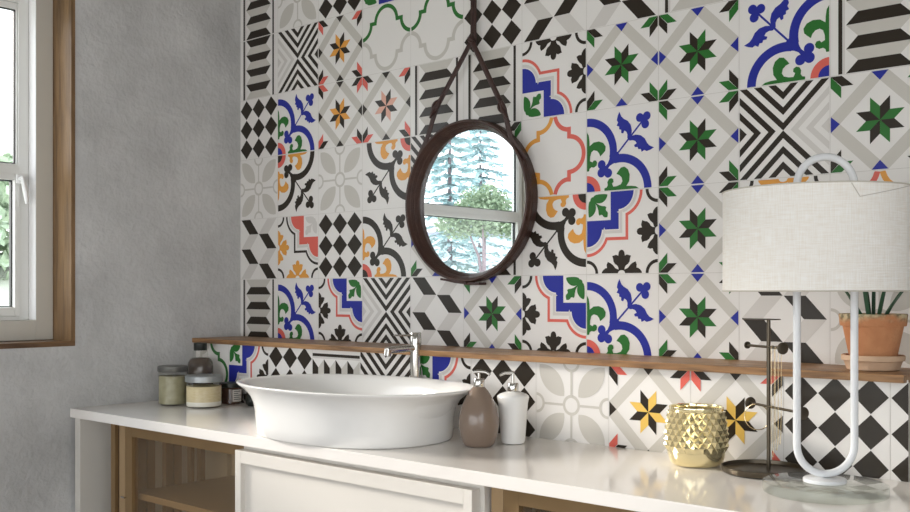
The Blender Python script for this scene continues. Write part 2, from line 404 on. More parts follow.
def d_orn(o):
    S, G, Rg, Ri = o.get('c', ('blue', 'green', 'coral', 'blue'))
    L = [(1, S, band(0, .48, .332, .435, 90, -12, 24)), (1, S, band(.48, 0, .332, .435, 0, 102, 24))]
    L.append((1, S, [(.435, .47), (.42, .52), (.335, .44), (.325, .38), (.30, .33), (.25, .29), (.29, .25), (.33, .30), (.38, .325), (.44, .335), (.52, .42), (.47, .435)]))
    for c in ((.215, .325), (.21, .225), (.31, .215)): L.append((2, S, circ(c[0], c[1], .057)))
    L.append((2, S, circ(.25, .265, .04)))
    L.append((1, S, stroke([(.42, .42), (.78, .79)], .022)))
    for c in ((.755, .845), (.85, .855), (.83, .76)): L.append((2, S, circ(c[0], c[1], .053)))
    L.append((2, S, circ(.80, .81, .035)))
    q = lambda x, y: ((x - 23) / 385, (495 - y) / 448)
    leaf = [q(*p) for p in [(252, 226), (268, 212), (272, 180), (266, 150), (250, 126), (228, 112), (215, 98), (204, 70), (195, 92), (190, 115), (197, 128), (189, 145), (203, 151), (203, 166), (214, 170), (214, 187), (225, 192), (231, 176), (242, 184), (248, 200), (247, 218)]]
    L.append((1, S, leaf)); L.append((1, S, [( .465 + (v - .465) , u) for u, v in leaf]))
    g = [(23, 162), (33, 180), (37, 210), (38, 240), (60, 222), (90, 219), (115, 230), (129, 252), (126, 275), (112, 290), (98, 303), (92, 285), (80, 270), (62, 265), (48, 275), (41, 300), (40, 323), (55, 331), (62, 321), (75, 323), (81, 336), (77, 352), (63, 361), (48, 358), (38, 366), (35, 380), (23, 380)]
    g = [(max(0, a), b) for a, b in [q(*p) for p in g]]
    L.append((1, G, g)); L.append((1, G, dmir(g)))
    L.append((1, Rg, band(0, 0, .115, .2, 0, 90, 12))); L.append((1, Ri, [(0, 0)] + arc(0, 0, .115, 0, 90, 10)))
    return L
DES = dict(diamonds=d_diamonds, star=d_star, trap=d_trap, cubes=d_cubes, petals=d_petals, chevron=d_chevron, lattice=d_lattice, step=d_step, orn=d_orn)
GS = dict(c=('green', 'black', 'green', 'blue')); OS = dict(c=('orange', 'black', 'coral', 'black')); YS = dict(c=('yellow', 'black', 'coral', 'black'))
RS = dict(c=('rose', 'black', 'coral', 'black'))
BO = dict(c=('blue', 'green', 'coral', 'blue')); KO = dict(c=('black', 'orange', 'coral', 'black'))
BS = dict(c=('blue', 'black', 'coral', 'black', 'green')); CS = dict(c=('coral', 'orange', 'black', 'black', 'pale'))

def clip(P, x1):
    Q = []
    for i in range(len(P)):
        a, b = P[i], P[(i + 1) % len(P)]
        if a[0] <= x1: Q.append(a)
        if (a[0] <= x1) != (b[0] <= x1):
            t = (x1 - a[0]) / (b[0] - a[0]); Q.append((x1, a[1] + t * (b[1] - a[1])))
    return Q
def tile(mb, X, Z, y, spec, xmax=None):
    """one 20 cm tile whose lower-left corner stands at X, Z on the plane y"""
    name, opt, rot, fx, fy = spec
    g = .0004
    def put(P, depth, mi):
        if xmax is not None:
            P = clip(P, xmax)
        if len(P) < 3: return
        A = sum(P[i][0] * P[(i + 1) % len(P)][1] - P[(i + 1) % len(P)][0] * P[i][1] for i in range(len(P)))
        if A < 0: P = P[::-1]
        mb.add([(a, y - depth, b) for a, b in P], [tuple(range(len(P)))], mi)
    put([(X + g, Z + g), (X + .2 - g, Z + g), (X + .2 - g, Z + .2 - g), (X + g, Z + .2 - g)], .0012, TI['white'])
    m = .008
    for idx, (ly, c, P) in enumerate(DES[name](opt)):
        Q = []
        for u, v in P:
            u = min(1, max(0, u)); v = min(1, max(0, v))
            if fx: u = 1 - u
            if fy: v = 1 - v
            for _ in range(rot % 4): u, v = 1 - v, u      # quarter turns counter-clockwise
            u = m + (1 - 2 * m) * u; v = m + (1 - 2 * m) * v
            Q.append((X + .2 * u, Z + .2 * v))
        put(Q, .0013 + .00004 * idx, TI[c])
def T(n, o={}, rot=0, fx=False, fy=False): return (n, o, rot, fx, fy)

wall = {
 (0,0): T('trap'), (0,1): T('cubes'), (0,2): T('petals'), (0,3): T('diamonds'), (0,4): T('trap', fy=True), (0,5): T('trap'),
 (1,0): T('orn', BO), (1,1): T('step', CS, fx=True), (1,2): T('orn', KO, fy=True), (1,3): T('orn', BO), (1,4): T('chevron', fx=True), (1,5): T('petals'),
 (2,0): T('step', BS, fx=True), (2,1): T('diamonds'), (2,2): T('petals'), (2,3): T('star', OS), (2,4): T('star', OS, fx=True), (2,5): T('diamonds'),
 (3,0): T('chevron', fx=True), (3,1): T('orn', KO), (3,2): T('orn', KO, fx=True, fy=True), (3,3): T('star', RS, fx=True), (3,4): T('lattice', dict(c=('grey', 'green')), rot=1), (3,5): T('step', BS, fy=True),
 (4,0): T('cubes'), (4,1): T('star', GS), (4,2): T('chevron'), (4,3): T('trap'), (4,4): T('lattice', dict(c=('grey', 'green')), rot=1), (4,5): T('petals'),
 (5,0): T('star', GS, fx=True), (5,1): T('trap'), (5,2): T('star', GS), (5,3): T('trap'), (5,4): T('diamonds'), (5,5): T('orn', BO),
 (6,0): T('step', BS, fx=True), (6,1): T('orn', KO, fx=True, fy=True), (6,2): T('lattice', dict(c=('orange', 'coral'))), (6,3): T('step', BS, fy=True), (6,4): T('cubes', fy=True), (6,5): T('star', OS),
 (7,0): T('orn', BO), (7,1): T('step', BS), (7,2): T('orn', BO), (7,3): T('star', GS, fx=True), (7,4): T('cubes'), (7,5): T('petals'),
 (8,0): T('star', GS), (8,1): T('star', GS), (8,2): T('star', GS, fx=True), (8,3): T('star', GS), (8,4): T('trap', fy=True), (8,5): T('chevron'),
 (9,0): T('cubes'), (9,1): T('step', CS, fy=True), (9,2): T('chevron'), (9,3): T('orn', BO, fx=True), (9,4): T('diamonds'), (9,5): T('lattice'),
 (10,0): T('petals'), (10,1): T('lattice', dict(c=('coral', 'orange'))), (10,2): T('star', GS, fx=True), (10,3): T('trap'), (10,4): T('orn', KO), (10,5): T('cubes'),
}
rest = [T('star', GS), T('petals'), T('orn', BO), T('chevron', rot=1), T('diamonds'), T('cubes'), T('step', BS), T('lattice'), T('orn', KO, fx=True), T('trap'), T('star', OS)]
rnd = random.Random(11)
mb = MB()
mb.box(-.25, 3.70, 0, .22, 0, 2.72, 0)
for i in range(18):
    for j in range(-1, 8):
        tile(mb, i * .2, Z0 + (j - 1) * .2, 0, wall.get((i, j)) or rest[rnd.randrange(len(rest))])
mb.add([(0, -.0012, 0), (3.6, -.0012, 0), (3.6, -.0012, Z0 - .4), (0, -.0012, Z0 - .4)], [(0, 1, 2, 3)], TI['white'])
mb.add([(0, -.0012, Z0 + 1.4), (3.6, -.0012, Z0 + 1.4), (3.6, -.0012, 2.72), (0, -.0012, 2.72)], [(0, 1, 2, 3)], TI['white'])
tag(mb.build('wall_back', [M[n] for n in TM]), kind='structure')

# low boxed-out wall under the ledge
LW = -.175; LX = 2.2085
low = [T('lattice', dict(c=('grey', 'green'))), T('step', BS), T('diamonds'), T('trap', rot=3), T('chevron', rot=3), T('step', BS), T('diamonds'), T('petals'), T('star', YS), T('star', YS, fx=True), T('diamonds'), T('diamonds')]
mb = MB(); mb.box(0, LX, LW, -.0005, 0, Z0 - .206, 0)
for k, sp in enumerate(low):
    tile(mb, -.023 + .2 * k, Z0 - .4006, LW, sp, xmax=LX)
tag(mb.build('wall_low_box', [M[n] for n in TM]), kind='structure')

mb = MB(); mb.box(0.0005, 2.2055, -.192, -.0015, Z0 - .2060, Z0 - .1915, 0, .0015)
tag(mb.build('ledge_shelf', M['wood_x'], loc=(0, -.1, Z0 - .2)), 'long narrow brown wooden ledge running along the tiled wall above the counter', 'shelf')

# ------------------------------------------------------------------ room shell
WY0, WY1 = -1.835, -.593      # window opening
WZ0, WZ1 = Z0 - .2005, Z0 + .91
mb = MB()
mb.box(-.25, 0, WY1, 0, 0, 2.72); mb.box(-.25, 0, -3.600, WY0, 0, 2.72)
mb.box(-.25, 0, WY0, WY1, 0, WZ0); mb.box(-.25, 0, WY0, WY1, WZ1, 2.72)
tag(mb.build('wall_left', M['plaster']), kind='structure')
RY0, RY1, RZ0, RZ1 = -3.3, -1.3, .8, 1.95  # right-wall opening, out of view, added for fill daylight
mb = MB(); mb.box(3.6, 3.75, -3.600, RY0, 0, 2.72); mb.box(3.6, 3.75, RY1, 0, 0, 2.72); mb.box(3.6, 3.75, RY0, RY1, 0, RZ0); mb.box(3.6, 3.75, RY0, RY1, RZ1, 2.72); tag(mb.build('wall_right', M['plaster']), kind='structure')
mb = MB(); mb.box(-.25, 3.75, -3.600, .22, -.1, 0); tag(mb.build('floor', M['floorwood']), kind='structure')
mb = MB(); mb.box(-.25, 3.75, -3.600, .22, 2.72, 2.85); tag(mb.build('ceiling', M['ceil']), kind='structure')
# front wall with a wide opening added to let in fill daylight
mb = MB()
FX0, FX1, FZ0, FZ1 = .25, 3.5, .45, 1.8
mb.box(-.25, FX0, -3.750, -3.600, 0, 2.72); mb.box(FX1, 3.75, -3.750, -3.600, 0, 2.72)
mb.box(FX0, FX1, -3.750, -3.600, 0, FZ0); mb.box(FX0, FX1, -3.750, -3.600, FZ1, 2.72)
tag(mb.build('wall_front', M['plaster']), kind='structure')

# window in the left wall
w = empty('window_1', (-.1, (WY0 + WY1) / 2, WZ0), kind='structure')
t = .012
mb = MB()
mb.box(-.21, .003, WY1 - t, WY1 + .0005, WZ0, WZ1, 0, .001); mb.box(-.21, .003, WY0 - .0005, WY0 + t, WZ0, WZ1, 0, .001)
mb.build('upright_lining', M['wood_v'], w)
mb = MB()
mb.box(-.21, .0035, WY0, WY1, WZ0 - .0005, WZ0 + .0145, 0, .001); mb.box(-.21, .0035, WY0 + t, WY1 - t, WZ1 - t, WZ1, 0, .001)
mb.build('level_lining', M['wood_y'], w)
def frame(mb, x0, x1, y0, y1, z0, z1, wd, wb=None, wt=None, mi=0, bev=.002):
    wb = wb or wd; wt = wt or wd
    mb.box(x0, x1, y0, y0 + wd, z0, z1, mi, bev); mb.box(x0, x1, y1 - wd, y1, z0, z1, mi, bev)
    mb.box(x0, x1, y0 + wd, y1 - wd, z0, z0 + wb, mi, bev); mb.box(x0, x1, y0 + wd, y1 - wd, z1 - wt, z1, mi, bev)
ay, by = WY0 + t + .001, WY1 - t - .001
az, bz = WZ0 + .016, WZ1 - t - .001
mb = MB(); frame(mb, -.186, -.105, ay, by, az, bz, .052, .058); mb.build('outer_frame', M['cream'], w)
y0_, y1_ = ay + .0525, by - .0525; z0_, z1_ = az + .0585, bz - .0525
mb = MB()
mb.box(-.1495, -.106, y1_ - .0005, y1_ + .0004, z0_ + .001, z1_, 0); mb.build('lit_reveal_strip', M['strip'], w)  # bright white overlay standing for daylight on the frame's inner side
mb = MB(); frame(mb, -.188, -.150, y0_, y1_ - .0006, z0_, z1_, .030, .012, .030)
ZT = Z0 + .2865
mb.box(-.188, -.150, y0_ + .03, y1_ - .03, ZT + .02, ZT + .046, 0, .002)
mb.build('main_frame', M['plastic'], w)
sy0, sy1 = y0_ + .0305, y1_ - .0311
mb = MB(); frame(mb, -.181, -.142, sy0, sy1, z0_ + .0125, ZT + .0195, .0145, .026, .018); sash = mb.build('lower_sash', M['plastic'], w)
gy0, gy1 = sy0 + .015, sy1 - .015
mb = MB(); frame(mb, -.172, -.160, gy0, gy1, z0_ + .039, ZT + .001, .003, bev=0); mb.build('glazing_seal', M['seal'], w)
mb = MB(); mb.box(-.170, -.166, gy0 + .0005, gy1 - .0005, z0_ + .0395, ZT + .0005, 0); mb.build('pane', M['pane'], w)
ub, ut = ZT + .0465, z1_ - .031
mb = MB(); frame(mb, -.181, -.155, sy0, sy1, ub, ut, .004, .004, .018); mb.build('glazing_bead', M['plastic'], w)
mb = MB(); frame(mb, -.172, -.162, sy0 + .0045, sy1 - .0045, ub + .0045, ut - .0185, .003, bev=0); mb.build('glazing_seal', M['seal'], w)
mb = MB(); mb.box(-.170, -.166, sy0 + .005, sy1 - .005, ub + .005, ut - .019, 0); mb.build('pane', M['pane'], w)
# handle on the lower sash
hy, hz = sy1 - .004, ZT + .004
mb = MB(); mb.box(-.1415, -.133, hy - .009, hy + .009, hz - .013, hz + .013, 0, .003)
mb.tube([(-.135, hy, hz), (-.118, hy, hz)], .006, 12)
mb.tube([(-.118, hy, hz + .006), (-.117, hy + .004, hz - .014), (-.117, hy + .010, hz - .040), (-.119, hy + .015, hz - .072)], [.008, .0095, .0115, .008], 12, flat=(1, .7))
mb.build('handle', M['strip'], w)

# added window in the front wall, unseen behind the camera, for fill daylight
w2 = empty('added_front_window', ((FX0 + FX1) / 2, -3.680, FZ0), kind='structure')
mb = MB()
def frx(mb, x0, x1, y0, y1, z0, z1, wd):
    mb.box(x0, x0 + wd, y0, y1, z0, z1); mb.box(x1 - wd, x1, y0, y1, z0, z1); mb.box(x0 + wd, x1 - wd, y0, y1, z0, z0 + wd); mb.box(x0 + wd, x1 - wd, y0, y1, z1 - wd, z1)
n3 = (FX1 - FX0) / 3
for k in range(3): frx(mb, FX0 + k * n3 + .001, FX0 + (k + 1) * n3 - .001, -3.710, -3.650, FZ0 + .001, FZ1 - .001, .06)
mb.build('added_window_frame', M['plastic'], w2)
for k in range(3):
    mb = MB(); mb.box(FX0 + k * n3 + .062, FX0 + (k + 1) * n3 - .062, -3.682, -3.678, FZ0 + .062, FZ1 - .062); mb.build('pane', M['pane'], w2)

w3 = empty('added_side_window', (3.68, (RY0 + RY1) / 2, RZ0), kind='structure')  # added window, out of view, throws cool fill on the left wall
mb = MB()
for k in range(2): frame(mb, 3.65, 3.71, RY0 + .001 + k * 1.0, RY0 + .999 + k * 1.0, RZ0 + .001, RZ1 - .001, .06)
mb.build('added_window_frame', M['plastic'], w3)
for k in range(2):
    mb = MB(); mb.box(3.678, 3.682, RY0 + .062 + k, RY0 + .938 + k, RZ0 + .062, RZ1 - .062); mb.build('pane', M['pane'], w3)

# ------------------------------------------------------------------ counter and cabinets
CT = MB(); CT.box(.0015, 2.45, -.608, LW - .0025, CZ - .026, CZ, 0, .002)
tag(CT.build('countertop', M['counter'], loc=(1.2, -.4, CZ - .026)), 'long glossy white counter slab carrying the basin and the lamp', 'countertop')

E_ = empty('open_cabinet', (.12, -.4, 0), 'pale painted open end of the vanity, empty, left against the plaster wall', 'cabinet')
mb = MB(); mb.box(.0158, .045, -.60, -.18, .001, CZ - .0265, 0, .001); mb.build('side_panel', M['panel'], E_)
mb = MB(); mb.box(.0455, .145, -.56, -.2, .08, .1, 0, .001); mb.build('bottom_panel', M['panel'], E_)
mb = MB(); mb.box(.0455, .199, -.198, -.182, .08, CZ - .0265, 0, .001); mb.build('back_panel', M['panel'], E_)

def display(x0, x1, ph, label, xs, texture='mesh', posts=True):
    yd = -.565
    r = empty('display_cabinet', ((x0 + x1) / 2, -.38, 0), label, 'cabinet')
    mb = MB(); mb.box(x0 - .0005, x0 + .0295, yd, yd + .02, .02, CZ - .0265, 0, .001); mb.build('front_post', M['bronze_l'], r)
    for (ya, yb) in ((-.5185, -.4955), (-.490, -.465), (-.430, -.407), (-.402, -.3765), (-.3455, -.333), (-.312, -.295)):
        mb = MB(); mb.box(x0 + .004, x0 + .0235, ya, yb, .051, CZ - .0265, 0, .001); mb.build('slat', M['bronze'], r)
    mb = MB(); mb.box(x0 + .004, x0 + .0235, yd + .022, -.187, .02, .0505, 0, .001); mb.build('bottom_rail', M['bronze'], r)
    mb = MB(); mb.box(x1 - .018, x1, yd + .021, -.185, .02, CZ - .0265, 0, .001); mb.build('side_panel', M['bronze'], r)
    mb = MB(); mb.box(x0 + .024, x1 - .0185, yd + .03, -.205, .03, .05, 0, .001); mb.build('bottom_panel', M['bronze'], r)
    mb = MB(); mb.box(x0 + .024, x1 - .0185, -.200, -.19, .03, CZ - .0265, 0); mb.build('back_panel', M['panel'], r)
    for z in (CZ - .243, CZ - .52):
        mb = MB(); mb.box(x0 + .024, x1 - .0185, yd + .03, -.201, z, z + .018, 0, .001); mb.build('shelf', M['shelfwood'], r)
    d = MB()
    a, b, z0, z1 = x0 + .0305, x1 - .001, .06, CZ - .0285
    d.box(a, a + .036, yd, yd + .02, z0, z1, 0, .0015); d.box(b - .036, b, yd, yd + .02, z0, z1, 0, .0015)
    d.box(a + .036, b - .036, yd, yd + .02, z1 - .034, z1, 0, .0015); d.box(a + .036, b - .036, yd, yd + .02, z0, z0 + .034, 0, .0015)
    dr = d.build('door', M['bronze'], r)
    g = MB(); g.box(a + .037, b - .037, yd + .008, yd + .012, z0 + .035, z1 - .035, 0); g.build('door_infill', M[texture], dr)
    k = MB(); k.tube([(a - .010, yd - .006, CZ - .235), (a + .008, yd - .006, CZ - .235)], .0028, 10); k.tube([(a + .006, yd - .0005, CZ - .235), (a + .006, yd - .006, CZ - .235)], .002, 8); k.build('latch', M['chrome'], dr)
    return r
M['gap_shade'] = mat('gap_shade_brown', (88, 66, 46), .5)
M['bronze_l'] = mat('light_bronze', (176, 148, 112), .4, metal=.3)
M['shelfwood'] = mat('shelf_board', (176, 158, 132), 0.5)
M['wicker'] = mat('woven_wicker', (104, 84, 62), 0.8, rgb2=(66, 52, 40), noise_amt=0.25, noise_scale=160, bump=0.9, bump_scale=160)
PO = empty('corner_post', (.16, -.56, 0), 'slim bronze upright beside the left glazed cabinet, between it and the open end', 'post')
mb = MB(); mb.box(.157, .179, -.566, -.544, .001, CZ - .0265, 0, .001); mb.build('outer_post', M['bronze'], PO)
mb = MB(); mb.box(.1795, .197, -.556, -.540, .001, CZ - .0265, 0, .001); mb.build('gap_shade_strip', M['gap_shade'], PO)  # dark brown strip standing for the shade in the gap between posts
display(.201, .783, 0, 'bronze framed cabinet with a woven see-through door and slats inside, left of the white drawer', [.255, .305, .385, .435, .515, .565, .645, .695])

D = empty('drawer_cabinet', (1.167, -.38, 0), 'white lacquered vanity drawer with a recessed panel front, under the basin', 'drawer cabinet')
mb = MB(); mb.box(.792, 1.553, -.575, -.19, .001, CZ - .0275, 0, .001); mb.build('body', M['paint'], D)
X0, X1, ZA, ZB = .7905, 1.5425, .30, CZ - .0400
mb = MB()
mb.box(X0, X0 + .022, -.60, -.5755, ZA, ZB, 0, .0015); mb.box(X1 - .022, X1, -.60, -.5755, ZA, ZB, 0, .0015)
mb.box(X0 + .022, X1 - .022, -.60, -.5755, ZB - .030, ZB, 0, .0015); mb.box(X0 + .022, X1 - .022, -.60, -.5755, ZA, ZA + .03, 0, .0015)
mb.box(X0 + .02, X1 - .02, -.588, -.5756, ZA + .028, ZB - .028, 0)
mb.build('drawer_front', M['paint'], D)
mb = MB(); mb.box(X0 + .1, X1 - .1, -.598, -.5758, .07, .29, 0, .002); mb.build('drawer_front', M['paint'], D)

r2 = display(1.562, 2.30, 1, 'bronze framed cabinet right of the white drawer with dark wicker behind its door', [1.62, 1.74, 1.86, 1.98, 2.1])
bk = empty('wicker_basket', (1.80, -.40, CZ - .225))
tag(bk, 'dark woven wicker basket inside the right bronze cabinet', 'basket')
mb = MB()
NB = 60
for (zz0, zz1) in ((0, .150),):
    R_ = []
    for j in range(13):
        z = zz0 + (zz1 - zz0) * j / 12; ring = []
        for i in range(NB):
            a = 2 * pi * i / NB; sgn = 1 if (i + j) % 2 else -1
            ca, sa = cos(a), sin(a); n = 6
            rx = (abs(ca) ** n + abs(sa) ** n) ** (-1 / n)
            ring.append((1.80 + ca * rx * (.19 + .003 * sgn), -.405 + sa * rx * (.095 + .003 * sgn), CZ - .2245 + z))
        R_.append(ring)
    mb.rings(R_, 0, True, True, False, smooth=False)
bk_o = mb.build('woven_side', M['wicker'], bk)

# ------------------------------------------------------------------ basin
def sel(X, Y, a, b, z, n=2.3, N=96):
    P = []
    for i in range(N):
        t = 2 * pi * i / N; c, s_ = cos(t), sin(t)
        P.append((X + a * math.copysign(abs(c) ** (2 / n), c), Y + b * math.copysign(abs(s_) ** (2 / n), s_), z))
    return P
SX, SY = 1.024, -.430
prof = [(.250, .187, 0), (.2535, .190, .004), (.256, .192, .03), (.259, .193, .055), (.265, .195, .075), (.276, .199, .091), (.292, .205, .103),
        (.308, .210, .111), (.320, .2145, .1155), (.3245, .2165, .1185), (.325, .217, .1205), (.323, .2155, .122), (.319, .212, .1225),
        (.309, .204, .120), (.296, .194, .112), (.282, .184, .098), (.27, .176, .078), (.255, .165, .05), (.225, .145, .028), (.16, .1, .016), (.08, .05, .0125), (.022, .022, .0115)]
mb = MB(); mb.rings([sel(SX, SY, a, b, CZ + .0005 + z, 2.3 if a > .1 else 2.0) for a, b, z in prof], 0, True, True, True)
S_ = mb.build('vessel_sink', M['ceramic'], loc=(SX, SY, CZ), sharp=60)
tag(S_, 'large white oval basin with a flared rim sitting on the counter', 'sink')
mb = MB(); mb.lathe([(.001, .0135), (.014, .0135), (.019, .0125), (.0205, .0118)], SX, SY, CZ + .0008, 32, cap0=False, cap1=False); mb.build('drain', M['chrome'], S_)

FXc, FYc = 1.003, -.1925
F_ = empty('faucet', (FXc, FYc, CZ), 'polished chrome tap standing behind the white basin', 'faucet')
mb = MB(); mb.lathe([(.0155, 0), (.0155, .004), (.0142, .005), (.0142, .236 - .03), (.0136, .2065), (.0136, .2075), (.0146, .208), (.0146, .234), (.0135, .2355)], FXc, FYc, CZ + .0005, 40); mb.build('body', M['chrome'], F_)
mb = MB(); mb.tube([(FXc, FYc - .012, CZ + .196), (FXc, FYc - .05, CZ + .1955), (FXc, FYc - .09, CZ + .1945), (FXc, FYc - .104, CZ + .193)], .009, 20)
mb.tube([(FXc, FYc - .100, CZ + .196), (FXc, FYc - .103, CZ + .180)], .0095, 20); mb.build('spout', M['chrome'], F_)
mb = MB(); mb.tube([(FXc, FYc - .012, CZ + .229), (FXc, FYc - .078, CZ + .231)], [.003, .0022], 10); mb.build('lever', M['chrome'], F_)

# ------------------------------------------------------------------ soap dispensers
def pump(root, x, y, z, ang, sp=.034, h=.03, tail=.012):
    mb = MB(); mb.lathe([(.0118, 0), (.0125, .002), (.0125, .018), (.0112, .020), (.004, .0205)], x, y, z, 32); mb.build('collar', M['chrome'], root)
    d = (cos(ang), sin(ang))
    mb = MB(); mb.tube([(x, y, z + .018), (x, y, z + .018 + h)], .0034, 12)
    zt = z + .018 + h
    mb.tube([(x - d[0] * tail, y - d[1] * tail, zt + .0015), (x, y, zt + .003), (x + d[0] * sp * .6, y + d[1] * sp * .6, zt + .0025), (x + d[0] * sp, y + d[1] * sp, zt - .003)], [.004, .0045, .0036, .003], 12)
    mb.build('pump', M['chrome'], root)
x, y = 1.3640, -.3680
r = empty('soap_dispenser', (x, y, CZ), 'taupe pear-shaped soap pump bottle next to the basin', 'soap dispenser')
mb = MB(); mb.lathe([(.028, 0), (.0315, .002), (.0365, .010), (.0415, .026), (.0448, .046), (.0440, .064), (.040, .082), (.034, .098), (.0268, .112), (.0195, .1225), (.0150, .128), (.0125, .131)], x, y, CZ + .0005, 56)
mb.build('bottle', M['taupe'], r)
yaw = radians(41.56)
pump(r, x, y, CZ + .1295, radians(20), sp=.026, h=.014)
x, y = 1.3950, -.2860
r = empty('soap_dispenser', (x, y, CZ), 'white tapered ceramic soap pump bottle right of the taupe one', 'soap dispenser')
mb = MB(); mb.lathe([(.022, 0), (.0258, .002), (.0275, .008), (.0295, .035), (.0318, .07), (.0335, .090), (.0362, .1035), (.0352, .107), (.030, .111), (.020, .1145), (.0125, .1165)], x, y, CZ + .0005, 56)
mb.build('bottle', M['ceramic'], r)
pump(r, x, y, CZ + .1155, radians(210), sp=.030, h=.022, tail=.003)

# ------------------------------------------------------------------ studded gold vase
VX, VY = 1.858, -.2555+.0
VX, VY = 1.838, -.2665
NP_, RW = 22, 7
def rad(z):
    pts = [(0, .046), (.006, .0505), (.018, .0550), (.035, .0575), (.055, .0575), (.075, .0560), (.09, .0535), (.1, .0520), (.106, .0512), (.122, .051)]
    for (a, ra), (b, rb) in zip(pts, pts[1:]):
        if z <= b: return ra + (rb - ra) * (z - a) / (b - a)
    return pts[-1][1]
mb = MB()
zlo, zhi = .028, .106
def vp(a, rr, z): return (VX + rr * cos(a), VY + rr * sin(a), CZ + .0005 + z)
dz = (zhi - zlo) / RW
for j in range(RW):
    for i in range(NP_):
        off = .5 * (j % 2)
        a0 = 2 * pi * (i + off) / NP_; da = 2 * pi / NP_
        z1 = zlo + dz * (j + 1)
        A = vp(a0, rad(z1 - dz), z1 - dz); B = vp(a0 + da / 2, rad(z1), z1); C2 = vp(a0, rad(min(z1 + dz, zhi)), min(z1 + dz, zhi)); D2 = vp(a0 - da / 2, rad(z1), z1)
        P = vp(a0, rad(z1) + .0055, z1)
        if j == RW - 1: mb.add([D2, A, B, P], [(0, 1, 3), (1, 2, 3), (2, 0, 3)], 0); continue
        mb.add([A, B, C2, D2, P], [(0, 1, 4), (1, 2, 4), (2, 3, 4), (3, 0, 4)], 0)
for i in range(NP_):     # lower edge fill
    off = 0; da = 2 * pi / NP_; a0 = 2 * pi * i / NP_
    mb.add([vp(a0, rad(zlo), zlo), vp(a0 + da, rad(zlo), zlo), vp(a0 + da / 2, rad(zlo + dz), zlo + dz)], [(0, 1, 2)], 0)
NN = 88
mb.rings([[vp(2 * pi * i / NN, rad(z) if z > 0 else .042, z) for i in range(NN)] for z in (0, .003, .008, .016, .024, zlo)], 0, True, True, False)
mb.rings([[vp(2 * pi * i / NN, rr, z) for i in range(NN)] for rr, z in ((rad(zhi), zhi), (.0518, .110), (.0525, .113), (.0518, .1155), (.0492, .115), (.048, .110), (.049, .1), (.0535, .06), (.051, .02), (.03, .008), (.001, .007))], 0, True, False, True)
tag(mb.build('candle_vase', M['gold'], loc=(VX, VY, CZ)), 'round gold glass pot covered in faceted pyramid studs', 'vase')

# ------------------------------------------------------------------ jewellery stand
PX, PY = 1.9835, -.259
J = empty('jewellery_stand', (PX, PY, CZ), 'dark bronze jewellery tree on a round tray beside the lamp', 'jewellery stand')
cam_f = Vector((-.6633, .7483, 0)); cam_r = Vector((.7483, .6633, 0))
tx, ty = PX - .0075, PY - .0070
mb = MB(); mb.lathe([(.070, 0), (.0745, .002), (.076, .006), (.0765, .0125), (.0755, .0130), (.0745, .0125), (.0735, .006), (.071, .004), (.001, .0035)], tx, ty, CZ + .0005, 64, cap1=True); mb.build('tray', M['dark_metal'], J)
mb = MB(); mb.tube([(PX, PY, CZ + .0042), (PX, PY, CZ + .2878)], .0037, 14); mb.build('pole', M['dark_metal'], J)
mb = MB(); mb.lathe([(.002, 0), (.0345, 0), (.035, .0008), (.0345, .0016), (.002, .0018)], PX - .0100, PY - .0085, CZ + .2878, 40); mb.build('top_plate', M['dark_metal'], J)
ad = Vector((-.832, .555, 0)).normalized()
def P3(s, z): return Vector((PX, PY, CZ + z)) + ad * s
def disc(mb, c, n, r, th):
    n = n.normalized(); a = n.cross(Vector((0, 0, 1))).normalized(); b = n.cross(a)
    rg = lambda rr, o: [tuple(c + n * o + a * rr * cos(2 * pi * i / 32) + b * rr * sin(2 * pi * i / 32)) for i in range(32)]
    mb.rings([rg(r * .92, -th), rg(r, -th * .6), rg(r, th * .6), rg(r * .92, th)], 0, True, True, True)
for z, s0, s1, r0, r1 in ((.2365, .074, -.047, .0070, .0112), (.125, .063, -.110, .0115, .0115)):
    arm = MB(); arm.tube([tuple(P3(s0, z)), tuple(P3(s1, z))], .0026, 12); a_o = arm.build('arm', M['dark_metal'], J)
    for s, rr in ((s0, r0), (s1, r1)):
        dm = MB(); disc(dm, P3(s, z), ad, rr, .0012); dm.build('end_disc', M['dark_metal'], a_o)
# necklaces hung over the upper arm, and a bracelet on the lower one
def chain(s, half, drop, rad_=.0005):
    sd = ad.cross(Vector((0, 0, 1))).normalized(); c = P3(s, .2365); pts = []
    for i in range(25):
        t = pi * i / 24
        pts.append(tuple(c + sd * half * cos(t) + Vector((0, 0, -drop * (sin(t) ** .35 if 0 < t < pi else 0)))))
    top = [tuple(c + sd * half * cos(t) * 1 + Vector((0, 0, .0036 * sin(t)))) for t in [pi - pi * i / 8 for i in range(1, 8)]]
    m_ = MB(); m_.tube(pts + top, rad_, 6, closed=True); return m_
nm = ['fine gold necklace hanging nearest the pole of the jewellery tree, longest of the three', 'fine gold necklace hanging in the middle of the three on the upper arm', 'fine gold necklace hanging closest to the big end disc on the upper arm']
for (s, dr), lb in zip(((-.014, .205), (-.027, .190), (-.037, .178)), nm):
    tag(chain(s, .0032, dr).build('necklace', M['gold_chain'], loc=tuple(P3(s, .2365))), lb, 'necklace', 'necklaces on the jewellery stand')
c0 = P3(.040, .125); n_ = (cam_f * .5 + cam_r * .9).normalized()
sd = (Vector((0, 0, 1)).cross(ad)).normalized()
cc = c0 + Vector((0, 0, -.0245)); aa = (ad * .6 - cam_r * .5).normalized()
mb = MB(); mb.tube([tuple(cc + aa * .0255 * cos(2 * pi * i / 36) + Vector((0, 0, 1)) * .0245 * sin(2 * pi * i / 36)) for i in range(36)], .0010, 8, closed=True)
tag(mb.build('bracelet', M['gold_chain'], loc=tuple(cc)), 'thin round gold bangle hanging on the lower arm of the jewellery tree', 'bracelet')

